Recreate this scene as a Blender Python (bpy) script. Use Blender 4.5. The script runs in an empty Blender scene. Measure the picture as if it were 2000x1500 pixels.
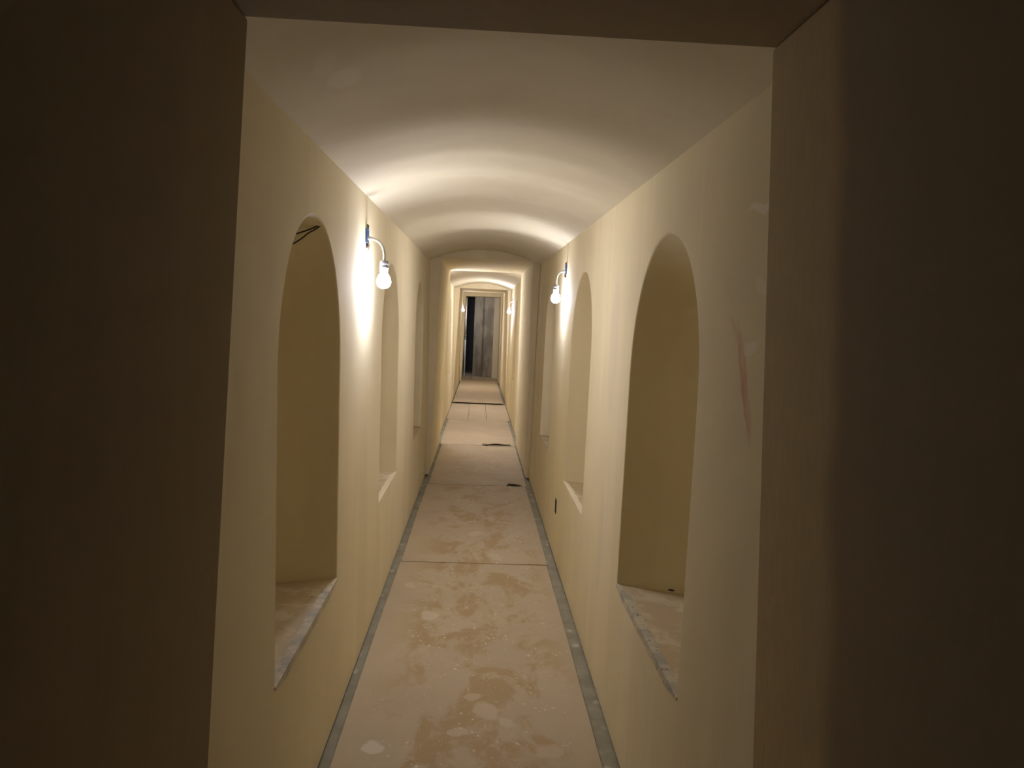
import bpy, bmesh, math, random
from mathutils import Vector, Matrix

random.seed(7)
SC = bpy.context.scene
COL = SC.collection

# ------------------------------------------------------------------ camera
F_PX, VPX, VPY, SLANT, EYE = 1560.0, 938.0, 634.0, 0.040, 1.5
vx, vy = VPX - 1000.0, -(VPY - 750.0)
zz = (vx * SLANT + vy) / ((vx * vx + vy * vy) / F_PX + F_PX)
Zc = Vector((SLANT - vx * zz / F_PX, 1 - vy * zz / F_PX, zz)).normalized()
Yc = Vector((vx, vy, -F_PX)).normalized()
Xc = Yc.cross(Zc)
cam_d = bpy.data.cameras.new('camera')
cam_d.sensor_width = 36.0
cam_d.lens = F_PX / 2000.0 * 36.0
cam_d.clip_start = 0.02
cam = bpy.data.objects.new('camera', cam_d)
cam.matrix_world = Matrix(((Xc.x, Xc.y, Xc.z, 0), (Yc.x, Yc.y, Yc.z, 0), (Zc.x, Zc.y, Zc.z, EYE), (0, 0, 0, 1)))
COL.objects.link(cam)
SC.camera = cam

# ------------------------------------------------------------------ world, exposure
wd = bpy.data.worlds.new('world')
SC.world = wd
wd.use_nodes = True
wd.node_tree.nodes['Background'].inputs[0].default_value = (0, 0, 0, 1)
wd.node_tree.nodes['Background'].inputs[1].default_value = 0.0
SC.view_settings.view_transform = 'Standard'
SC.view_settings.look = 'None'
SC.view_settings.gamma = 1.0
SC.view_settings.use_curve_mapping = False
SC.view_settings.exposure = 0.0
SC.cycles.max_bounces = 9
SC.cycles.diffuse_bounces = 7
SC.cycles.glossy_bounces = 2
SC.cycles.sample_clamp_indirect = 6.0
BULB_GLOW = 14.0                                 # seen surface of the lit glass
BULB_POWER = 11.6                                # W, light the bulb throws
BULB_RGB = (1.0, 1.02, 1.20)

# ------------------------------------------------------------------ materials
class NT:
    def __init__(s, name):
        s.m = bpy.data.materials.new(name)
        s.m.use_nodes = True
        s.t = s.m.node_tree
        s.bsdf = s.t.nodes['Principled BSDF']
        s.tc = s.t.nodes.new('ShaderNodeTexCoord')

    def n(s, typ, **kw):
        nd = s.t.nodes.new(typ)
        for k, v in kw.items():
            setattr(nd, k, v)
        return nd

    def link(s, a, b):
        s.t.links.new(a, b)

    def coords(s, scale=(1, 1, 1), loc=(0, 0, 0), rot=(0, 0, 0), typ='POINT', src=None):
        mp = s.n('ShaderNodeMapping', vector_type=typ)
        mp.inputs['Location'].default_value = loc
        mp.inputs['Rotation'].default_value = rot
        mp.inputs['Scale'].default_value = scale
        s.link(src or s.tc.outputs['Object'], mp.inputs['Vector'])
        return mp.outputs[0]

    def noise(s, vec, scale, detail=4, rough=0.55, dist=0.0):
        nd = s.n('ShaderNodeTexNoise')
        nd.inputs['Scale'].default_value = scale
        nd.inputs['Detail'].default_value = detail
        nd.inputs['Roughness'].default_value = rough
        nd.inputs['Distortion'].default_value = dist
        s.link(vec, nd.inputs['Vector'])
        return nd.outputs['Fac']

    def ramp(s, fac, a, b, va=0.0, vb=1.0):
        mr = s.n('ShaderNodeMapRange')
        mr.inputs['From Min'].default_value = a
        mr.inputs['From Max'].default_value = b
        mr.inputs['To Min'].default_value = va
        mr.inputs['To Max'].default_value = vb
        mr.interpolation_type = 'SMOOTHSTEP'
        s.link(fac, mr.inputs['Value'])
        return mr.outputs[0]

    def math(s, op, a, b):
        nd = s.n('ShaderNodeMath', operation=op)
        for i, v in enumerate((a, b)):
            if isinstance(v, (int, float)):
                nd.inputs[i].default_value = v
            else:
                s.link(v, nd.inputs[i])
        return nd.outputs[0]

    def mix(s, fac, a, b):
        nd = s.n('ShaderNodeMix', data_type='RGBA')
        if isinstance(fac, (int, float)):
            nd.inputs['Factor'].default_value = fac
        else:
            s.link(fac, nd.inputs['Factor'])
        for key, v in (('A', a), ('B', b)):
            sock = [i for i in nd.inputs if i.name == key and i.type == 'RGBA'][0]
            if isinstance(v, tuple):
                sock.default_value = (*v, 1)
            else:
                s.link(v, sock)
        return [o for o in nd.outputs if o.type == 'RGBA'][0]

    def distorted(s, amt, scale):
        nz = s.n('ShaderNodeTexNoise')
        nz.inputs['Scale'].default_value = scale
        s.link(s.tc.outputs['Object'], nz.inputs['Vector'])
        sub = s.n('ShaderNodeVectorMath', operation='SUBTRACT')
        s.link(nz.outputs['Color'], sub.inputs[0])
        sub.inputs[1].default_value = (0.5, 0.5, 0.5)
        sc = s.n('ShaderNodeVectorMath', operation='SCALE')
        s.link(sub.outputs[0], sc.inputs[0])
        sc.inputs['Scale'].default_value = amt
        ad = s.n('ShaderNodeVectorMath', operation='ADD')
        s.link(s.tc.outputs['Object'], ad.inputs[0])
        s.link(sc.outputs[0], ad.inputs[1])
        return ad.outputs[0]

    def blot(s, src, loc, size, rot=(0, 0, 0), a=0.05, b=0.5):
        """soft ellipsoidal mark: 1 inside, 0 outside"""
        v = s.coords(scale=size, loc=loc, rot=rot, typ='TEXTURE', src=src)
        g = s.n('ShaderNodeTexGradient', gradient_type='SPHERICAL')
        s.link(v, g.inputs[0])
        return s.ramp(g.outputs['Fac'], a, b)

    def bump(s, h, strength, dist):
        b = s.n('ShaderNodeBump')
        b.inputs['Strength'].default_value = strength
        b.inputs['Distance'].default_value = dist
        s.link(h, b.inputs['Height'])
        s.link(b.outputs[0], s.bsdf.inputs['Normal'])

    def done(s, color, rough=0.85, spec=0.2, metal=0.0):
        if isinstance(color, tuple):
            s.bsdf.inputs['Base Color'].default_value = (*color, 1)
        else:
            s.link(color, s.bsdf.inputs['Base Color'])
        s.bsdf.inputs['Roughness'].default_value = rough
        s.bsdf.inputs['Specular IOR Level'].default_value = spec
        s.bsdf.inputs['Metallic'].default_value = metal
        return s.m


def plaster(name, c1, c2, c3, marks=None, joints=True):
    k = NT(name)
    o = k.tc.outputs['Object']
    big = k.ramp(k.noise(k.coords((1.1, 1.1, .8)), 1.6, 3, .6, .4), .35, .65)
    col = k.mix(big, c1, c2)
    if joints:                                     # upright bands of joint compound
        band = k.ramp(k.noise(k.coords((2.0, 2.0, .22)), 2.3, 3, .5), .52, .62)
        col = k.mix(k.math('MULTIPLY', band, .55), col, c3)
    fine = k.ramp(k.noise(o, 22, 3, .7), .3, .7)
    col = k.mix(k.math('MULTIPLY', fine, .12), col, c3)
    if marks:
        src = k.distorted(.045, 13)
        for loc, size, rot, colr, amt in marks:
            col = k.mix(k.math('MULTIPLY', k.blot(src, loc, size, rot), amt), col, colr)
    k.bump(k.noise(k.coords((1, 1, .6)), 5, 3), .22, .012)
    return k.done(col, .9, .15)


CREAM1, CREAM2, CREAM3 = (.765, .678, .475), (.73, .643, .445), (.80, .722, .53)
M = {}
M['wall'] = plaster('cream_plaster', CREAM1, CREAM2, CREAM3)
R90 = math.pi / 2
red, pale = (.62, .27, .17), (.86, .81, .70)
M['wall_right'] = plaster('cream_plaster_marked', CREAM1, CREAM2, CREAM3, marks=[
    ((.535, 1.70, 1.50), (.2, .014, .085), (-.85, 0, 0), red, .2),
    ((.535, 1.645, 1.44), (.2, .024, .12), (-.50, 0, 0), red, .30),
    ((.535, 1.60, 1.37), (.2, .022, .12), (-.42, 0, 0), red, .34),
    ((.535, 1.63, 1.40), (.2, .008, .14), (-.50, 0, 0), red, .35),
    ((.535, 1.58, 1.755), (.2, .12, .012), (.10, 0, 0), pale, .7),
    ((.535, 1.60, 1.470), (.2, .06, .016), (-.15, 0, 0), pale, .6),
    ((.535, 1.56, 1.60), (.2, .05, .02), (.2, 0, 0), pale, .4),
    ((.535, 3.25, 1.45), (.2, .13, .38), (0, 0, 0), (.64, .575, .46), .45),
    ((.535, 3.30, .60), (.2, .09, .30), (0, 0, 0), (.64, .575, .46), .3),
])
M['ceiling'] = plaster('ceiling_plaster', (.69, .632, .49), (.65, .588, .45), (.73, .675, .54), joints=False, marks=[((-.34, 1.93, 2.07), (.05, .10, .3), (0, 0, .3), (.80, .76, .66), .32), ((-.36, 1.80, 2.05), (.03, .12, .3), (0, 0, .2), (.80, .76, .66), .22)])
M['portal'] = plaster('portal_plaster', (.755, .672, .475), (.72, .638, .445), (.785, .707, .515))
# darker brown for the walls and ceiling of the near opening
k = NT('entry_brown')
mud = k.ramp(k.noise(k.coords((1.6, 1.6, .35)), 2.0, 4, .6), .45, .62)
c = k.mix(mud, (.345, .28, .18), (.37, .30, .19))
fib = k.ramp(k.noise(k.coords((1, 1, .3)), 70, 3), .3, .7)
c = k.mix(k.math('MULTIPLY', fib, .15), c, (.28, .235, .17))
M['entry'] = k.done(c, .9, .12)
# the same brown, turning lighter towards the hall end
k = NT('entry_brown_pale_end')
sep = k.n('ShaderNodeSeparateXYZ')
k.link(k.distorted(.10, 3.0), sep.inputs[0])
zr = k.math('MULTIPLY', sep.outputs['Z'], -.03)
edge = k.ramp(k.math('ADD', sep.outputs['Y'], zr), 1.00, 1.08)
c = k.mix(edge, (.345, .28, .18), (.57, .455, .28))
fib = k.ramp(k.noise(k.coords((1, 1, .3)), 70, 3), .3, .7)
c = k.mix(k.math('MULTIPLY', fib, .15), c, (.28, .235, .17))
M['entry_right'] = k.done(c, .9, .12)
# raw drywall of the room at the far end
k = NT('raw_drywall')
p = k.ramp(k.noise(k.coords((1.6, 1.6, 1.1)), 2.2, 2, .4), .40, .64)
c = k.mix(p, (.40, .345, .25), (.27, .23, .17))
M['raw'] = k.done(c, .9, .1)

# hardboard sheets on the floor
def board_mat(name, wear, marks=()):
    k = NT(name)
    o = k.tc.outputs['Object']
    base = k.mix(k.ramp(k.noise(o, 2.2, 5, .6), .3, .7), (.525, .435, .31), (.48, .395, .275))
    sep = k.n('ShaderNodeSeparateXYZ')
    k.link(o, sep.inputs[0])
    mid = k.ramp(k.math('ABSOLUTE', k.math('SUBTRACT', sep.outputs['X'], .06), 0), .50, .22)
    patch = k.ramp(k.noise(k.coords((1.25, .75, 1)), 3.4, 7, .70, .5), .46, .58)
    base = k.mix(k.math('MULTIPLY', k.math('MULTIPLY', patch, mid), wear), base, (.43, .315, .175))
    film = k.ramp(k.noise(k.coords((1, .8, 1), loc=(4, 2, 0)), 7, 6, .75, .6), .56, .66)
    base = k.mix(k.math('MULTIPLY', k.math('MULTIPLY', film, mid), wear * .6), base, (.56, .485, .365))
    # small plaster drips
    for sc, th, amt, seed in ((17, .16, .8, 0), (30, .20, .8, 3), (60, .2, .7, 5)):
        v = k.n('ShaderNodeTexVoronoi')
        v.inputs['Scale'].default_value = sc
        k.link(k.coords((1, .8, 1), loc=(seed, seed, 0), src=k.distorted(.02, 30)), v.inputs['Vector'])
        dot = k.ramp(v.outputs['Distance'], th, th * .5)
        gate = k.ramp(k.noise(k.coords((1, 1, 1), loc=(seed + 2, 0, 0)), 5, 3, .6), .48, .58)
        f = k.math('MULTIPLY', k.math('MULTIPLY', dot, gate), k.math('MULTIPLY', k.math('ADD', mid, .15), amt))
        base = k.mix(f, base, (.70, .65, .54))
    if marks:
        src = k.distorted(.06, 15)
        for loc, size, rot, colr, amt in marks:
            base = k.mix(k.math('MULTIPLY', k.blot(src, loc, size, rot, .02, .35), amt), base, colr)
    return k.done(base, .7, .25)


spl = (.63, .555, .43)
MARKS = [((-.20, 3.98, .01), (.055, .085, .3), (0, 0, .3), spl, .75), ((.085, 2.985, .01), (.06, .09, .3), (0, 0, .2), spl, .6),
         ((-.315, 2.71, .01), (.045, .055, .3), (0, 0, 0), (.68, .63, .53), .85), ((-.02, 2.83, .01), (.05, .04, .3), (0, 0, .1), spl, .6),
         ((.16, 2.90, .01), (.035, .05, .3), (0, 0, .8), spl, .6), ((-.335, 4.45, .01), (.03, .06, .3), (0, 0, .2), spl, .5),
         ((.03, 3.10, .01), (.04, .04, .3), (0, 0, 0), spl, .5), ((.30, 2.70, .01), (.07, .05, .3), (0, 0, .4), spl, .45),
         ((.16, 5.05, .01), (.04, .10, .3), (0, 0, .3), spl, .5), ((.02, 5.6, .01), (.05, .09, .3), (0, 0, -.3), spl, .5)]
M['board_near'] = board_mat('hardboard_stained', 1.0, MARKS)
M['board_mid'] = board_mat('hardboard_scuffed', .45)
M['board_far'] = board_mat('hardboard_clean', .12)
# concrete
k = NT('grey_concrete')
o = k.tc.outputs['Object']
c = k.mix(k.ramp(k.noise(o, 6, 6, .65), .35, .65), (.285, .270, .205), (.36, .340, .262))
v = k.n('ShaderNodeTexVoronoi')
v.inputs['Scale'].default_value = 9
k.link(k.coords((1.3, .9, 1), src=k.distorted(.04, 20)), v.inputs['Vector'])
dot = k.math('MULTIPLY', k.ramp(v.outputs['Distance'], .30, .12), k.ramp(k.noise(o, 3.3, 2), .44, .50))
c = k.mix(k.math('MULTIPLY', dot, .8), c, (.58, .53, .42))
M['concrete'] = k.done(c, .85, .2)
# sills
k = NT('sill_board')
o = k.tc.outputs['Object']
c = k.mix(k.ramp(k.noise(o, 7, 6, .7, .4), .45, .6), (.53, .43, .295), (.64, .565, .435))
v = k.n('ShaderNodeTexVoronoi')
v.inputs['Scale'].default_value = 16
k.link(o, v.inputs['Vector'])
dot = k.math('MULTIPLY', k.ramp(v.outputs['Distance'], .13, .08), k.ramp(k.noise(o, 4, 2), .52, .58))
c = k.mix(k.math('MULTIPLY', dot, .8), c, (.12, .10, .08))
M['sill'] = k.done(c, .85, .2)
M['sill_pale'] = plaster('pale_sill_edge', (.78, .71, .54), (.74, .66, .49), (.82, .76, .6), joints=False)
# perforated corner bead
k = NT('corner_bead_metal')
o = k.tc.outputs['Object']
v = k.n('ShaderNodeTexVoronoi')
v.inputs['Scale'].default_value = 55
k.link(o, v.inputs['Vector'])
hole = k.math('MULTIPLY', k.ramp(v.outputs['Distance'], .22, .15), k.ramp(k.noise(o, 7, 3), .48, .55))
mudf = k.ramp(k.noise(k.coords((1, 1.4, 2)), 9, 5, .65), .36, .60)
c = k.mix(mudf, (.40, .385, .33), (.62, .56, .43))
c = k.mix(k.math('MULTIPLY', hole, .9), c, (.05, .045, .04))
M['bead'] = k.done(c, .6, .3)


def plain(name, col, rough=.6, spec=.3, metal=0.0, var=.15, scale=30):
    k = NT(name)
    f = k.math('MULTIPLY', k.ramp(k.noise(k.tc.outputs['Object'], scale, 4), .3, .7), var)
    return k.done(k.mix(f, col, tuple(x * .6 for x in col)), rough, spec, metal)


M['blue'] = plain('blue_plastic', (.09, .17, .40), .5)
M['steel'] = plain('galvanised_steel', (.62, .61, .58), .38, .5, .85)
M['socket'] = plain('grey_lamp_socket', (.26, .265, .28), .45)
M['white'] = plain('white_enamel', (.80, .80, .78), .4)
M['black'] = plain('hole_shade_black', (.012, .011, .010), .7)  # painted shade inside the outlet opening and the niche hole
M['cable'] = plain('dark_cable', (.06, .045, .035), .6)
M['copper'] = plain('bare_wire', (.32, .22, .12), .5)
M['dark'] = plain('dark_steel_and_shade', (.07, .065, .065), .5)  # also colours the end-room walls dark in place of shade
for nm in ('bulb', 'bulb_strong'):
    k = NT('lit_' + nm + '_glass')
    k.bsdf.inputs['Emission Color'].default_value = (*BULB_RGB, 1)
    k.bsdf.inputs['Emission Strength'].default_value = BULB_GLOW
    M[nm] = k.done((.9, .9, .88), .3)
    M[nm].cycles.emission_sampling = 'NONE'

# ------------------------------------------------------------------ mesh helpers
def obj(name, verts, faces, mat, parent=None, smooth=False):
    me = bpy.data.meshes.new(name)
    me.from_pydata([tuple(v) for v in verts], [], faces)
    bm = bmesh.new()
    bm.from_mesh(me)
    bmesh.ops.remove_doubles(bm, verts=bm.verts, dist=1e-5)
    bmesh.ops.recalc_face_normals(bm, faces=bm.faces)
    bm.to_mesh(me)
    bm.free()
    me.materials.append(mat)
    if smooth:
        for p in me.polygons:
            p.use_smooth = True
    ob = bpy.data.objects.new(name, me)
    COL.objects.link(ob)
    if parent:
        ob.parent = parent
    return ob


def tag(ob, label=None, cat=None, group=None, kind=None):
    for key, val in (('label', label), ('category', cat), ('group', group), ('kind', kind)):
        if val:
            ob[key] = val
    return ob


def struct(ob, label, cat):
    return tag(ob, label, cat, None, 'structure')


def hexa(name, bot, top, mat, parent=None, bevel=0.0):
    """solid from 4 bottom and 4 top corners"""
    v = list(bot) + list(top)
    f = [(0, 1, 2, 3), (4, 5, 6, 7), (0, 1, 5, 4), (1, 2, 6, 5), (2, 3, 7, 6), (3, 0, 4, 7)]
    ob = obj(name, v, f, mat, parent)
    if bevel:
        b = ob.modifiers.new('bevel', 'BEVEL')
        b.width = bevel
        b.segments = 3
        b.limit_method = 'ANGLE'
    return ob


def box(name, x0, x1, y0, y1, z0, z1, mat, parent=None, bevel=0.0):
    return hexa(name, [(x0, y0, z0), (x1, y0, z0), (x1, y1, z0), (x0, y1, z0)],
                [(x0, y0, z1), (x1, y0, z1), (x1, y1, z1), (x0, y1, z1)], mat, parent, bevel)


def tube(path, r, n=10, caps=True):
    """verts, faces of a tube along a list of points; r float or list"""
    V, Fc = [], []
    up = Vector((0, 0, 1))
    prev = None
    P = [Vector(p) for p in path]
    for i, p in enumerate(P):
        d = (P[min(i + 1, len(P) - 1)] - P[max(i - 1, 0)]).normalized()
        if prev is None:
            a = d.cross(up if abs(d.z) < .9 else Vector((1, 0, 0))).normalized()
        else:
            a = (prev - d * prev.dot(d)).normalized()
        prev = a
        b = d.cross(a)
        rr = r[i] if isinstance(r, (list, tuple)) else r
        for j in range(n):
            t = 2 * math.pi * j / n
            V.append(p + (a * math.cos(t) + b * math.sin(t)) * rr)
    for i in range(len(P) - 1):
        for j in range(n):
            q = (j + 1) % n
            Fc.append((i * n + j, i * n + q, (i + 1) * n + q, (i + 1) * n + j))
    if caps:
        Fc.append(tuple(range(n)))
        Fc.append(tuple(range((len(P) - 1) * n, len(P) * n)))
    return V, Fc


def lathe(center, profile, n=24):
    V, Fc = [], []
    for r, z in profile:
        for j in range(n):
            t = 2 * math.pi * j / n
            V.append((center[0] + r * math.cos(t), center[1] + r * math.sin(t), center[2] + z))
    for i in range(len(profile) - 1):
        for j in range(n):
            q = (j + 1) % n
            Fc.append((i * n + j, i * n + q, (i + 1) * n + q, (i + 1) * n + j))
    Fc.append(tuple(range(n)))
    Fc.append(tuple(range((len(profile) - 1) * n, len(profile) * n)))
    return V, Fc


# ------------------------------------------------------------------ setting: section measures (metres)
GAP = .014                                       # plaster stops short of the slab
def lerp(a, b, t): return a + (b - a) * t

XL0, XR0 = -.480, .537                           # hall wall faces at the floor
def xl(z): return XL0 - .012 * z
def xr(z): return XR0 + .008 * z


class Hall:
    def __init__(s, y0, y1, zs0, zs1, rise):
        s.y0, s.y1, s.zs0, s.zs1, s.rise = y0, y1, zs0, zs1, rise

    def spring(s, y): return lerp(s.zs0, s.zs1, (y - s.y0) / (s.y1 - s.y0))


H1 = Hall(1.36, 7.75, 1.992, 2.098, .118)
H2 = Hall(9.97, 15.21, 2.158, 2.168, .108)
H3 = Hall(17.99, 20.76, 2.40, 2.40, .02)


def hall_wall(name, hall, side, niches, mat):
    """plaster face with arched openings cut in it; niches = [(y0, y1, sill, spring)]"""
    X = xl if side < 0 else xr
    V, Fc = [], []

    def quad(a, b, c, d):
        i = len(V)
        V.extend([(X(z), y, z) for (y, z) in (a, b, c, d)])
        Fc.append((i, i + 1, i + 2, i + 3))

    def strip(ya, yb, za, zb, za2=None, zb2=None, n=1):
        for i in range(n):
            t0, t1 = i / n, (i + 1) / n
            quad((ya, lerp(za, zb, t0)), (yb, lerp(za2 or za, zb2 or zb, t0)), (yb, lerp(za2 or za, zb2 or zb, t1)), (ya, lerp(za, zb, t1)))

    cur = hall.y0
    TOP = .0
    for (a, b, sill, spr) in niches:
        strip(cur, a, GAP, hall.spring(cur), GAP, hall.spring(a))
        strip(a, b, GAP, sill)
        N, r, cy = 28, (b - a) / 2, (a + b) / 2
        pts = [(cy - r * math.cos(math.pi * i / N), spr + r * math.sin(math.pi * i / N)) for i in range(N + 1)]
        for i in range(N):
            (ya, za), (yb, zb) = pts[i], pts[i + 1]
            quad((ya, za), (yb, zb), (yb, hall.spring(yb)), (ya, hall.spring(ya)))
        cur = b
    strip(cur, hall.y1, GAP, hall.spring(cur), GAP, hall.spring(hall.y1))
    ob = obj(name, V, Fc, mat)
    return ob


def niche_parts(wall, side, a, b, sill, spr, mat, depth=.34, splay=.36, bead='bead'):
    X = xl if side < 0 else xr
    N, r, cy = 28, (b - a) / 2, (a + b) / 2
    out = [(a, sill)] + [(cy - r * math.cos(math.pi * i / N), spr + r * math.sin(math.pi * i / N)) for i in range(N + 1)] + [(b, sill)]
    V, Fc = [], []
    EASE = .006
    rings = [(0, 0), (EASE * .3, EASE * .7), (EASE, EASE)] + [(depth * t, EASE + depth * t * splay) for t in (.33, .66, 1)]
    for (dp, ins) in rings:
        kx = (r - ins) / r
        for (y, z) in out:
            zz_ = z if z <= sill + 1e-6 else (spr + (z - spr) * kx if z > spr else z)
            V.append((X(z) + side * dp, cy + (y - cy) * kx, zz_))
    n = len(out)
    for k_ in range(len(rings) - 1):
        for i in range(n - 1):
            Fc.append((k_ * n + i, k_ * n + i + 1, (k_ + 1) * n + i + 1, (k_ + 1) * n + i))
    # back panel
    Fc.append(tuple(range((len(rings) - 1) * n, len(rings) * n)))
    rec = obj('niche_recess', V, Fc, mat, wall)
    for p in rec.data.polygons:
        p.use_smooth = len(p.vertices) == 4
    kb = (r - EASE - depth * splay) / r
    x0, x1 = X(sill), X(sill) + side * depth
    hexa('sill', [(x0, a, sill - .016), (x0, b, sill - .016), (x1, b, sill - .016), (x1, a, sill - .016)],
         [(x0 - side * -.001, a, sill + .002), (x0 - side * -.001, b, sill + .002), (x1, b, sill + .002), (x1, a, sill + .002)], M['sill'], wall)
    if bead:
        t = .0022
        prof = [(-t, -.024), (-t, .0045), (.030, .0045), (.030, .0023), (0.0, .0023), (0.0, -.024)]
        V, Fc = [], []
        m = 14
        for i in range(m + 1):
            y = lerp(a + .001, b - .001, i / m)
            w = (.9 + .10 * math.sin(i * 2.1 + a * 5)) * (.15 if i in (0, m) else .75 if i in (1, m - 1) else 1)
            inside = True
            for (px_, pz) in prof:
                q = px_ * w if px_ > .01 else px_
                if not inside and q > .01:
                    q = .0005
                V.append((X(sill) + side * q, y, sill + (pz * w if pz < -.01 else pz)))
        q = len(prof)
        for i in range(m):
            for j in range(q):
                j2 = (j + 1) % q
                Fc.append((i * q + j, i * q + j2, (i + 1) * q + j2, (i + 1) * q + j))
        Fc.append(tuple(range(q)))
        Fc.append(tuple(range(m * q, (m + 1) * q)))
        ob = obj('corner_bead', V, Fc, M[bead], wall)
        if bead == 'bead':
            tag(ob, 'grey perforated corner bead along the sill edge')
    return rec


def ripple(y):
    """unevenness of the skimmed vault along its length"""
    h = 0.0
    for (c, w, a_) in ((1.75, .16, .004), (2.42, .20, .010), (2.95, .06, .0022), (3.12, .05, -.002), (3.30, .08, .0035), (3.50, .05, .0018), (3.72, .11, -.006), (4.02, .10, .004), (4.32, .10, -.004),
                       (4.60, .13, .006), (5.05, .14, -.006), (5.55, .14, .005), (6.1, .2, -.006), (6.9, .25, .005)):
        h -= 2.4 * a_ * math.exp(-((y - c) / w) ** 2)
    return h


def vault(name, hall, mat, bumpy=True):
    V, Fc = [], []
    NY = int((hall.y1 - hall.y0) / .045) if bumpy else 12
    NX = 28
    for i in range(NY + 1):
        y = lerp(hall.y0, hall.y1, i / NY)
        zs = hall.spring(y)
        a, b = xl(zs), xr(zs)
        half, c = (b - a) / 2, (a + b) / 2
        R = (half ** 2 + hall.rise ** 2) / (2 * hall.rise)
        for j in range(NX + 1):
            s = -1 + 2 * j / NX
            z = zs + math.sqrt(R * R - (s * half) ** 2) - (R - hall.rise)
            if bumpy:
                env = math.cos(s * math.pi / 2) ** .5 if abs(s) < 1 else 0
                z += ripple(y + .05 * s + .03 * math.sin(3 * s + y)) * env
            V.append((c + s * half * 1.0005, y, z))
    for i in range(NY):
        for j in range(NX):
            p = i * (NX + 1) + j
            Fc.append((p, p + 1, p + NX + 2, p + NX + 1))
    return obj(name, V, Fc, mat, smooth=True)


def solidify(ob, t):
    m = ob.modifiers.new('thickness', 'SOLIDIFY')
    m.thickness = t
    m.offset = 0
    return ob


def portal(tagname, y0, y1, lb, lt, rb, rt, z0, z1, mats, words, zg=GAP, top=2.62, bevel=.008):
    """two piers and a header block; lb/lt left face x at floor/top, z0/z1 header height at y0/y1"""
    zt = max(z0, z1)
    L = hexa('wall_left_' + tagname, [(lb, y0, zg), (lb, y1, zg), (lb - .45, y1, zg), (lb - .45, y0, zg)],
             [(lt, y0, z0), (lt, y1, z1), (lt - .45, y1, z1), (lt - .45, y0, z0)], mats[0], None, bevel)
    R = hexa('wall_right_' + tagname, [(rb, y0, zg), (rb, y1, zg), (rb + .45, y1, zg), (rb + .45, y0, zg)],
             [(rt, y0, z0), (rt, y1, z1), (rt + .45, y1, z1), (rt + .45, y0, z0)], mats[1], None, bevel)
    C = hexa('ceiling_' + tagname, [(lt - .45, y0, z0), (rt + .45, y0, z0), (rt + .45, y1, z1), (lt - .45, y1, z1)],
             [(lt - .45, y0, top), (rt + .45, y0, top), (rt + .45, y1, top), (lt - .45, y1, top)], mats[2], None, bevel)
    struct(L, words[0], 'wall')
    struct(R, words[1], 'wall')
    struct(C, words[2], 'ceiling')
    return L, R, C


# floor slab
floor = box('floor', -1.6, 1.7, -3.0, 27.0, -.12, 0, M['concrete'])
struct(floor, 'grey concrete floor slab showing as gutters beside the boards', 'floor')

# near opening in which the photographer stands
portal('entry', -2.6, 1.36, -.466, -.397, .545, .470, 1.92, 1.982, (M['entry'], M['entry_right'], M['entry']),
       ('dark brown wall nearest on the left', 'dark brown wall nearest on the right', 'dark flat ceiling nearest the viewer'))

# first vaulted hall
NL = [(1.995, 2.885, .55, 1.362), (4.085, 4.955, .56, 1.385), (6.20, 7.05, .58, 1.41)]
NR = [(1.962, 2.872, .565, 1.345), (3.90, 4.775, .575, 1.375), (5.86, 6.72, .59, 1.40)]
wl = struct(hall_wall('wall_left_hall', H1, -1, NL, M['wall']), 'cream plastered left wall with three arched niches', 'wall')
wr = struct(hall_wall('wall_right_hall', H1, 1, NR, M['wall_right']), 'cream plastered right wall with niches and red scribble', 'wall')
for i, nch in enumerate(NL):
    niche_parts(wl, -1, *nch, M['wall'], splay=.28, bead=('bead', 'sill_pale', None)[i])
for i, nch in enumerate(NR):
    niche_parts(wr, 1, *nch, M['wall'], splay=.40, bead=('bead', 'sill_pale', None)[i])
struct(vault('ceiling_hall', H1, M['ceiling']), 'shallow barrel vault ceiling of the near hall, rippled plaster', 'ceiling')

# first inner portal
portal('middle_portal', 7.755, 9.98, -.446, -.394, .504, .486, 2.130, 2.155, (M['portal'],) * 3,
       ('left pier of the first inner portal', 'right pier of the first inner portal', 'flat soffit of the first inner portal'))

# second vaulted hall
NL2, NR2 = [(13.02, 13.92, .62, 1.48)], [(12.0, 12.86, .66, 1.48)]
wl2 = struct(hall_wall('wall_left_far_hall', H2, -1, NL2, M['wall']), 'left wall of the second vaulted hall', 'wall')
wr2 = struct(hall_wall('wall_right_far_hall', H2, 1, NR2, M['wall']), 'right wall of the second vaulted hall', 'wall')
niche_parts(wl2, -1, *NL2[0], M['wall'], bead=None)
niche_parts(wr2, 1, *NR2[0], M['wall'], bead=None)
struct(vault('ceiling_far_hall', H2, M['ceiling'], False), 'shallow vault ceiling of the second hall', 'ceiling')

# second inner portal
portal('far_portal', 15.2, 18.0, -.470, -.410, .540, .497, 2.175, 2.226, (M['wall'],) * 3,
       ('left pier of the bright second portal', 'right pier of the bright second portal', 'bright flat soffit of the second portal'))

# short third hall and last doorway
wl3 = struct(hall_wall('wall_left_end_hall', H3, -1, [], M['portal']), 'left wall just before the last doorway', 'wall')
wr3 = struct(hall_wall('wall_right_end_hall', H3, 1, [], M['portal']), 'right wall just before the last doorway', 'wall')
struct(vault('ceiling_end_hall', H3, M['portal'], False), 'vault just before the last doorway', 'ceiling')
portal('end_doorway', 20.75, 21.9, -.440, -.394, .525, .503, 2.225, 2.248, (M['portal'],) * 3,
       ('left pier of the last doorway', 'right pier of the last doorway', 'flat soffit of the last doorway'))

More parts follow.
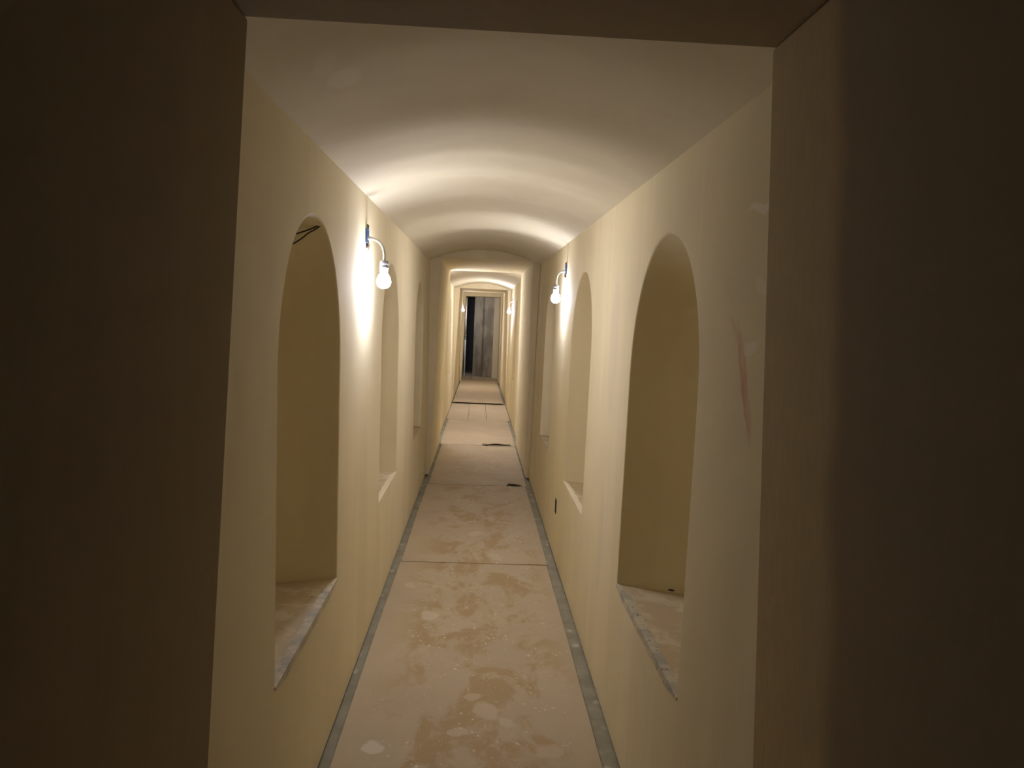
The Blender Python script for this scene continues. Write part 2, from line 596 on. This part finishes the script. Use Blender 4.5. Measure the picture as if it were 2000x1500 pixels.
# room beyond: angled bare drywall wall, lit return wall on the right, gap on the left with its shade painted on the walls
def slab_wall(name, p, q, t, z1, mat, label):
    p, q = Vector((*p, 0)), Vector((*q, 0))
    d = (q - p).normalized()
    nrm = Vector((-d.y, d.x, 0)) * t
    ob = hexa(name, [p, q, q + nrm, p + nrm], [v + Vector((0, 0, z1)) for v in (p, q, q + nrm, p + nrm)], mat)
    return struct(ob, label, 'wall')


slab_wall('wall_back', (.372, 22.12), (-.175, 22.93), -.10, 2.6, M['raw'], 'angled bare drywall wall at the far end')
slab_wall('wall_right_end_room', (.70, 21.92), (.372, 22.12), -.10, 2.6, M['wall'], 'bright cream return wall at the far end, right')
slab_wall('wall_left_end_room', (-.9, 26.2), (-.9, 21.92), -.10, 2.6, M['dark'], 'side wall of the end room, coloured dark to look unlit')
slab_wall('wall_far_end_room', (1.0, 26.2), (-1.0, 26.2), -.10, 2.6, M['dark'], 'wall behind the end room, coloured dark to look unlit')
box_c = box('ceiling_end_room', -1.0, 1.0, 21.9, 26.2, 2.32, 2.42, M['raw'])
struct(box_c, 'ceiling of the room at the far end', 'ceiling')

# ------------------------------------------------------------------ floor boards
def sheet(name, outline, z0, z1, mat):
    """flat board from a plan outline, thickness z0..z1"""
    n = len(outline)
    V = [(x, y, z0) for x, y in outline] + [(x, y, z1) for x, y in outline]
    Fc = [tuple(range(n)), tuple(range(n, 2 * n))] + [(i, (i + 1) % n, n + (i + 1) % n, n + i) for i in range(n)]
    return obj(name, V, Fc, mat)


g = .006
B = []
def wob(x0, x1, y0, y1, near_extra=None):
    pts = [(x0, y0 + g)]
    if near_extra:
        pts += near_extra
    pts += [(x1, y0 + g + .004), (x1 + .002, (y0 + y1) / 2), (x1 - .002, y1 - g), (x0 + .003, y1 - g - .003), (x0 - .002, (y0 + y1) / 2)]
    return pts


SH = [
    ('hardboard_sheet', wob(-.437, .470, .01, 2.455), .003, .013, 'board_near', 'hardboard sheet under the photographer, below the frame'),
    ('hardboard_sheet', wob(-.440, .476, 2.455, 4.897), .003, .013, 'board_near', 'nearest tan hardboard floor sheet, stained with plaster splats'),
    ('hardboard_sheet', wob(-.432, .480, 4.897, 7.336, [(.30, 4.904), (.33, 4.910), (.475, 4.914)]), .003, .013, 'board_near', 'second hardboard floor sheet, scuffed, in front of the portal'),
    ('hardboard_sheet', wob(-.416, .488, 7.336, 9.776, [(.30, 7.345), (.335, 7.50), (.43, 7.385), (.465, 7.35)]), .003, .013, 'board_mid', 'third hardboard floor sheet, passing through the first inner portal'),
    ('hardboard_sheet', wob(-.436, .490, 9.776, 12.40, [(.08, 9.784), (.10, 10.02), (.14, 9.98), (.16, 9.80), (.44, 9.80)]), .003, .013, 'board_far', 'fourth hardboard floor sheet with a torn curling near edge'),
]
for (nm, ol, z0, z1, mt, lab) in SH:
    tag(sheet(nm, ol, z0, z1, M[mt]), lab, 'floor board', 'hardboard sheets on the floor')
sheets = [o for o in COL.objects if o.name.startswith('hardboard_sheet')]


def flap(parent, base, tip_h, curl, mat):
    """torn strip curling up from a sheet edge; base = row of (x, y)"""
    V, Fc = [], []
    m = 6
    for (x, y, ln, h) in base:
        for i in range(m + 1):
            t = i / m
            V.append((x, y + ln * t, .0135 + h * math.sin(t * math.pi * .62)))
    for a in range(len(base) - 1):
        for i in range(m):
            p = a * (m + 1) + i
            Fc.append((p, p + 1, p + m + 2, p + m + 1))
    ob = solidify(obj('torn_flap', V, Fc, mat, parent, True), .002)
    return ob


flap(sheets[4], [(.10, 10.02, -.18, .004), (.16, 9.99, -.17, .012), (.25, 10.06, -.22, .022), (.34, 10.03, -.2, .016), (.44, 9.97, -.12, .006)], 0, 0, M['board_far'])
flap(sheets[3], [(.33, 7.51, -.09, .004), (.38, 7.46, -.07, .012), (.44, 7.40, -.03, .006)], 0, 0, M['board_mid'])

# planks laid lengthwise between the second hall's end and the raised board
PX = [-.474, -.135, .155, .528]
for i, lab in enumerate(('left', 'middle', 'right')):
    tag(box('floor_plank', PX[i] + .004, PX[i + 1] - .004, 12.405, 14.99, .0, .012, M['board_far']),
        '%s one of three lengthwise planks before the raised far board' % lab, 'floor board', 'planks before the raised board')
rb = bpy.data.objects.new('raised_board', None)
rb.location = (.03, 17.8, 0)
COL.objects.link(rb)
tag(rb, 'long raised floor board through the bright far portal, dark gap under its lip', 'floor board')
def local(ob, root):
    ob.parent = root
    ob.matrix_parent_inverse = Matrix.Translation(-Vector(root.location))
    return ob
local(sheet('deck', [(-.455, 14.93), (.03, 14.925), (.490, 14.91), (.478, 20.70), (-.435, 20.71)], .034, .048, M['board_far']), rb)
for yb in (15.12, 16.5, 17.9, 19.3, 20.55):
    local(box('batten', -.40, .44, yb, yb + .06, .0 if yb > 15 else .012, .034, M['cable']), rb)
PX2 = [-.62, -.20, .16, .62]
for i, lab in enumerate(('left', 'middle', 'right')):
    tag(box('end_plank', PX2[i] + .004, PX2[i + 1] - .004, 20.735, 24.2, .0, .034, M['board_far']),
        '%s floor plank inside the last doorway at the far end' % lab, 'floor board', 'planks inside the last doorway')

# ------------------------------------------------------------------ bare bulb lamps
def lamp(side, y, zb, out, label, bulb='bulb', swing=0.0, wallx=None):
    """junction box in the wall, steel flex, grey socket, bare bulb; zb = bulb centre height"""
    wx = wallx if wallx is not None else (xl(zb) if side < 0 else xr(zb))
    root = bpy.data.objects.new('wall_lamp', None)
    root.location = (wx, y, zb)
    COL.objects.link(root)
    tag(root, label, 'lamp', 'bare bulb wall lamps')
    s = -side                                     # into the corridor
    bx = s * out
    # box: open blue frame, four sides
    zt = .175
    V, Fc = [], []
    def ring(depth, w, h):
        return [(s * depth, -w, zt - h), (s * depth, w, zt - h), (s * depth, w, zt + h), (s * depth, -w, zt + h)]
    rings = [ring(-.05, .024, .030), ring(.007, .024, .030), ring(.007, .019, .025), ring(-.05, .019, .025)]
    rings = [[(x_, y_, z_ + .012) for x_, y_, z_ in q_] for q_ in rings]
    for r_ in rings:
        V += r_
    for i in range(4):
        for j in range(4):
            k2, j2 = (i + 1) % 4, (j + 1) % 4
            Fc.append((i * 4 + j, i * 4 + j2, k2 * 4 + j2, k2 * 4 + j))
    o1 = obj('junction_box', V, Fc, M['blue'], root)
    V, Fc = tube([(0, 0, zt + .058), (s * .005, 0, zt + .056), (s * .005, 0, zt + .040)], .004, 8)
    obj('box_ear', V, Fc, M['dark'], o1)
    V, Fc = tube([(-s * .002, 0, zt - .014), (s * .005, 0, zt - .016), (s * .005, 0, zt - .034), (-s * .002, 0, zt - .037)], .0065, 8)
    obj('strap', V, Fc, M['dark'], o1)
    # flex
    P = []
    p0, p1, p2, p3 = Vector((-s * .01, 0, zt)), Vector((s * (out * .55 + .02), swing * .3, zt + .012)), Vector((bx + s * .004, swing, zt - .035)), Vector((bx, swing, .082))
    for i in range(15):
        t = i / 14
        P.append(p0 * (1 - t) ** 3 + p1 * 3 * t * (1 - t) ** 2 + p2 * 3 * t * t * (1 - t) + p3 * t ** 3)
    rr = [.0066 + .0007 * (i % 2) for i in range(15)]
    V, Fc = tube(P, rr, 10)
    fx = obj('flex_conduit', V, Fc, M['steel'], root, True)
    V, Fc = tube([P[1], P[1] * .6 + P[2] * .4, P[2]], .0085, 10)
    obj('clamp', V, Fc, M['steel'], fx)
    # loose wires at the box
    for dz, dy in ((-.012, .006), (-.016, -.008)):
        V, Fc = tube([(0, dy, zt - .01), (s * .012, dy, zt - .025), (s * .009, dy * .5, zt - .05), (s * .002, dy, zt - .064)], .0022, 6)
        obj('loose_wire', V, Fc, M['copper'], o1, True)
    # socket
    V, Fc = lathe((bx, swing, 0), [(.006, .086), (.016, .084), (.0185, .078), (.0185, .062), (.0165, .060), (.0175, .056), (.0185, .038), (.017, .034)])
    so = obj('socket', V, Fc, M['socket'], root, True)
    V, Fc = lathe((bx, swing, 0), [(.0190, .060), (.0198, .058), (.0198, .052), (.0190, .050)])
    obj('socket_ring', V, Fc, M['socket'], so, True)
    # bulb
    prof = [(.0135, .036), (.0165, .031), (.0215, .024), (.027, .013), (.0305, .002), (.0312, -.007), (.029, -.017), (.024, -.0255), (.015, -.032), (.004, -.035)]
    V, Fc = lathe((bx, swing, 0), prof, 16)
    obj('bulb', V, Fc, M[bulb], root, True)
    ld = bpy.data.lights.new('bulb_light', 'POINT')
    ld.energy = BULB_POWER * (2.75 if bulb == 'bulb_strong' else 1.0)
    ld.color = BULB_RGB
    ld.shadow_soft_size = .0345
    ld.use_soft_falloff = False
    lo = bpy.data.objects.new('bulb_light', ld)
    lo.location = (bx, swing, -.002)
    lo.parent = root
    COL.objects.link(lo)
    return root


lamp(-1, 3.476, 1.671, .078, 'bare bulb lamp on the left wall between the first two niches', swing=0)
lamp(1, 5.27, 1.697, .062, 'bare bulb lamp on the right wall beyond its second niche')
lamp(1, 13.95, 1.745, .062, 'bare bulb lamp on the far right wall in the second hall', 'bulb_strong')
lamp(-1, 18.5, 1.822, .088, 'tiny bare bulb lamp on the left in front of the last doorway', 'bulb_strong')
lamp(-1, 10.13, 1.735, .052, 'bare bulb lamp hidden behind the left pier of the first inner portal', 'bulb_strong')
lamp(-1, 22.08, 1.85, .06, 'unseen bare bulb lamp added on the left to light the end room', wallx=-.9)  # added lamp, out of view, brightens the end room's walls

# ------------------------------------------------------------------ small things
# outlet box in the right wall; a black panel paints the opening's shade
root = bpy.data.objects.new('outlet_box', None)
root.location = (xr(.34), 5.115, .298)
COL.objects.link(root)
tag(root, 'narrow outlet box low in the right wall, its shaded opening painted black', 'outlet')
V, Fc = [], []
def rg(d, w, z0, z1): return [(d, -w, z0), (d, w, z0), (d, w, z1), (d, -w, z1)]
for r_ in (rg(-.004, .030, 0, .090), rg(-.004, .025, .005, .085), rg(.045, .025, .005, .085), rg(.045, .030, 0, .090)):
    V += r_
for i in range(4):
    for j in range(4):
        Fc.append((i * 4 + j, i * 4 + (j + 1) % 4, ((i + 1) % 4) * 4 + (j + 1) % 4, ((i + 1) % 4) * 4 + j))
obj('box_frame', V, Fc, M['dark'], root)
obj('shade_panel', rg(-.0025, .026, .004, .086) + rg(-.0005, .026, .004, .086),
    [(0, 1, 2, 3), (4, 5, 6, 7), (0, 1, 5, 4), (1, 2, 6, 5), (2, 3, 7, 6), (3, 0, 4, 7)], M['black'], root)

# cables hanging from the crown of the nearest left niche
croot = bpy.data.objects.new('loose_cable', None)
croot.location = (-.51, 2.56, 1.78)
COL.objects.link(croot)
tag(croot, 'dark loose cable pair hanging in the crown of the nearest left niche', 'cable')
for pts in (
    [(-0.509, 2.575, 1.825), (-0.506, 2.563, 1.809), (-0.512, 2.551, 1.793), (-0.526, 2.539, 1.780), (-0.543, 2.526, 1.770), (-0.560, 2.514, 1.761), (-0.585, 2.502, 1.750)],
    [(-0.508, 2.575, 1.823), (-0.505, 2.563, 1.805), (-0.513, 2.551, 1.786), (-0.527, 2.539, 1.772), (-0.544, 2.526, 1.759), (-0.562, 2.514, 1.740), (-0.594, 2.502, 1.716)]):
    P = [Vector(p) for p in pts]
    Q = []
    for i in range(len(P) - 1):
        a, b, c_, d = P[max(i - 1, 0)], P[i], P[i + 1], P[min(i + 2, len(P) - 1)]
        for q in range(5):
            t = q / 5
            Q.append(.5 * ((2 * b) + (c_ - a) * t + (2 * a - 5 * b + 4 * c_ - d) * t * t + (3 * b - a - 3 * c_ + d) * t ** 3))
    Q.append(P[-1])
    V, Fc = tube(Q, .0024, 8)
    local(obj('strand', V, Fc, M['cable'], None, True), croot)

# black disc painting a hole's shade, low on the nearest right niche's reveal
V, Fc = [], []
for kx, dy in ((1.0, 0.0), (.8, -.002)):
    for j in range(16):
        t = 2 * math.pi * j / 16
        V.append((.713 + .011 * kx * math.cos(t), 2.742 + dy - .4 * (.011 * kx * math.cos(t)), .592 + .0035 * kx * math.sin(t)))
for j in range(16):
    Fc.append((j, (j + 1) % 16, 16 + (j + 1) % 16, 16 + j))
Fc += [tuple(range(16)), tuple(range(16, 32))]
obj('hole_shade_disc', V, Fc, M['black'], wr)

# white post at the left of the last doorway
root = bpy.data.objects.new('door_post', None)
root.location = (-.395, 22.3, .034)
COL.objects.link(root)
tag(root, 'slim white steel post standing left inside the last doorway', 'post')
V, Fc = tube([(0, 0, 0), (0, 0, 1.04)], .022, 12)
obj('lower_tube', V, Fc, M['white'], root, True)
V, Fc = tube([(0, 0, 1.16), (0, 0, 2.20)], .019, 12)
obj('upper_tube', V, Fc, M['white'], root, True)
V, Fc = lathe((0, 0, 0), [(.023, 1.03), (.027, 1.04), (.027, 1.06), (.020, 1.07), (.020, 1.13), (.027, 1.14), (.027, 1.16), (.023, 1.17)], 14)
obj('coupling', V, Fc, M['steel'], root, True)
V, Fc = lathe((0, 0, 0), [(.05, 0), (.05, .008), (.024, .012)], 14)
obj('foot_plate', V, Fc, M['steel'], root)
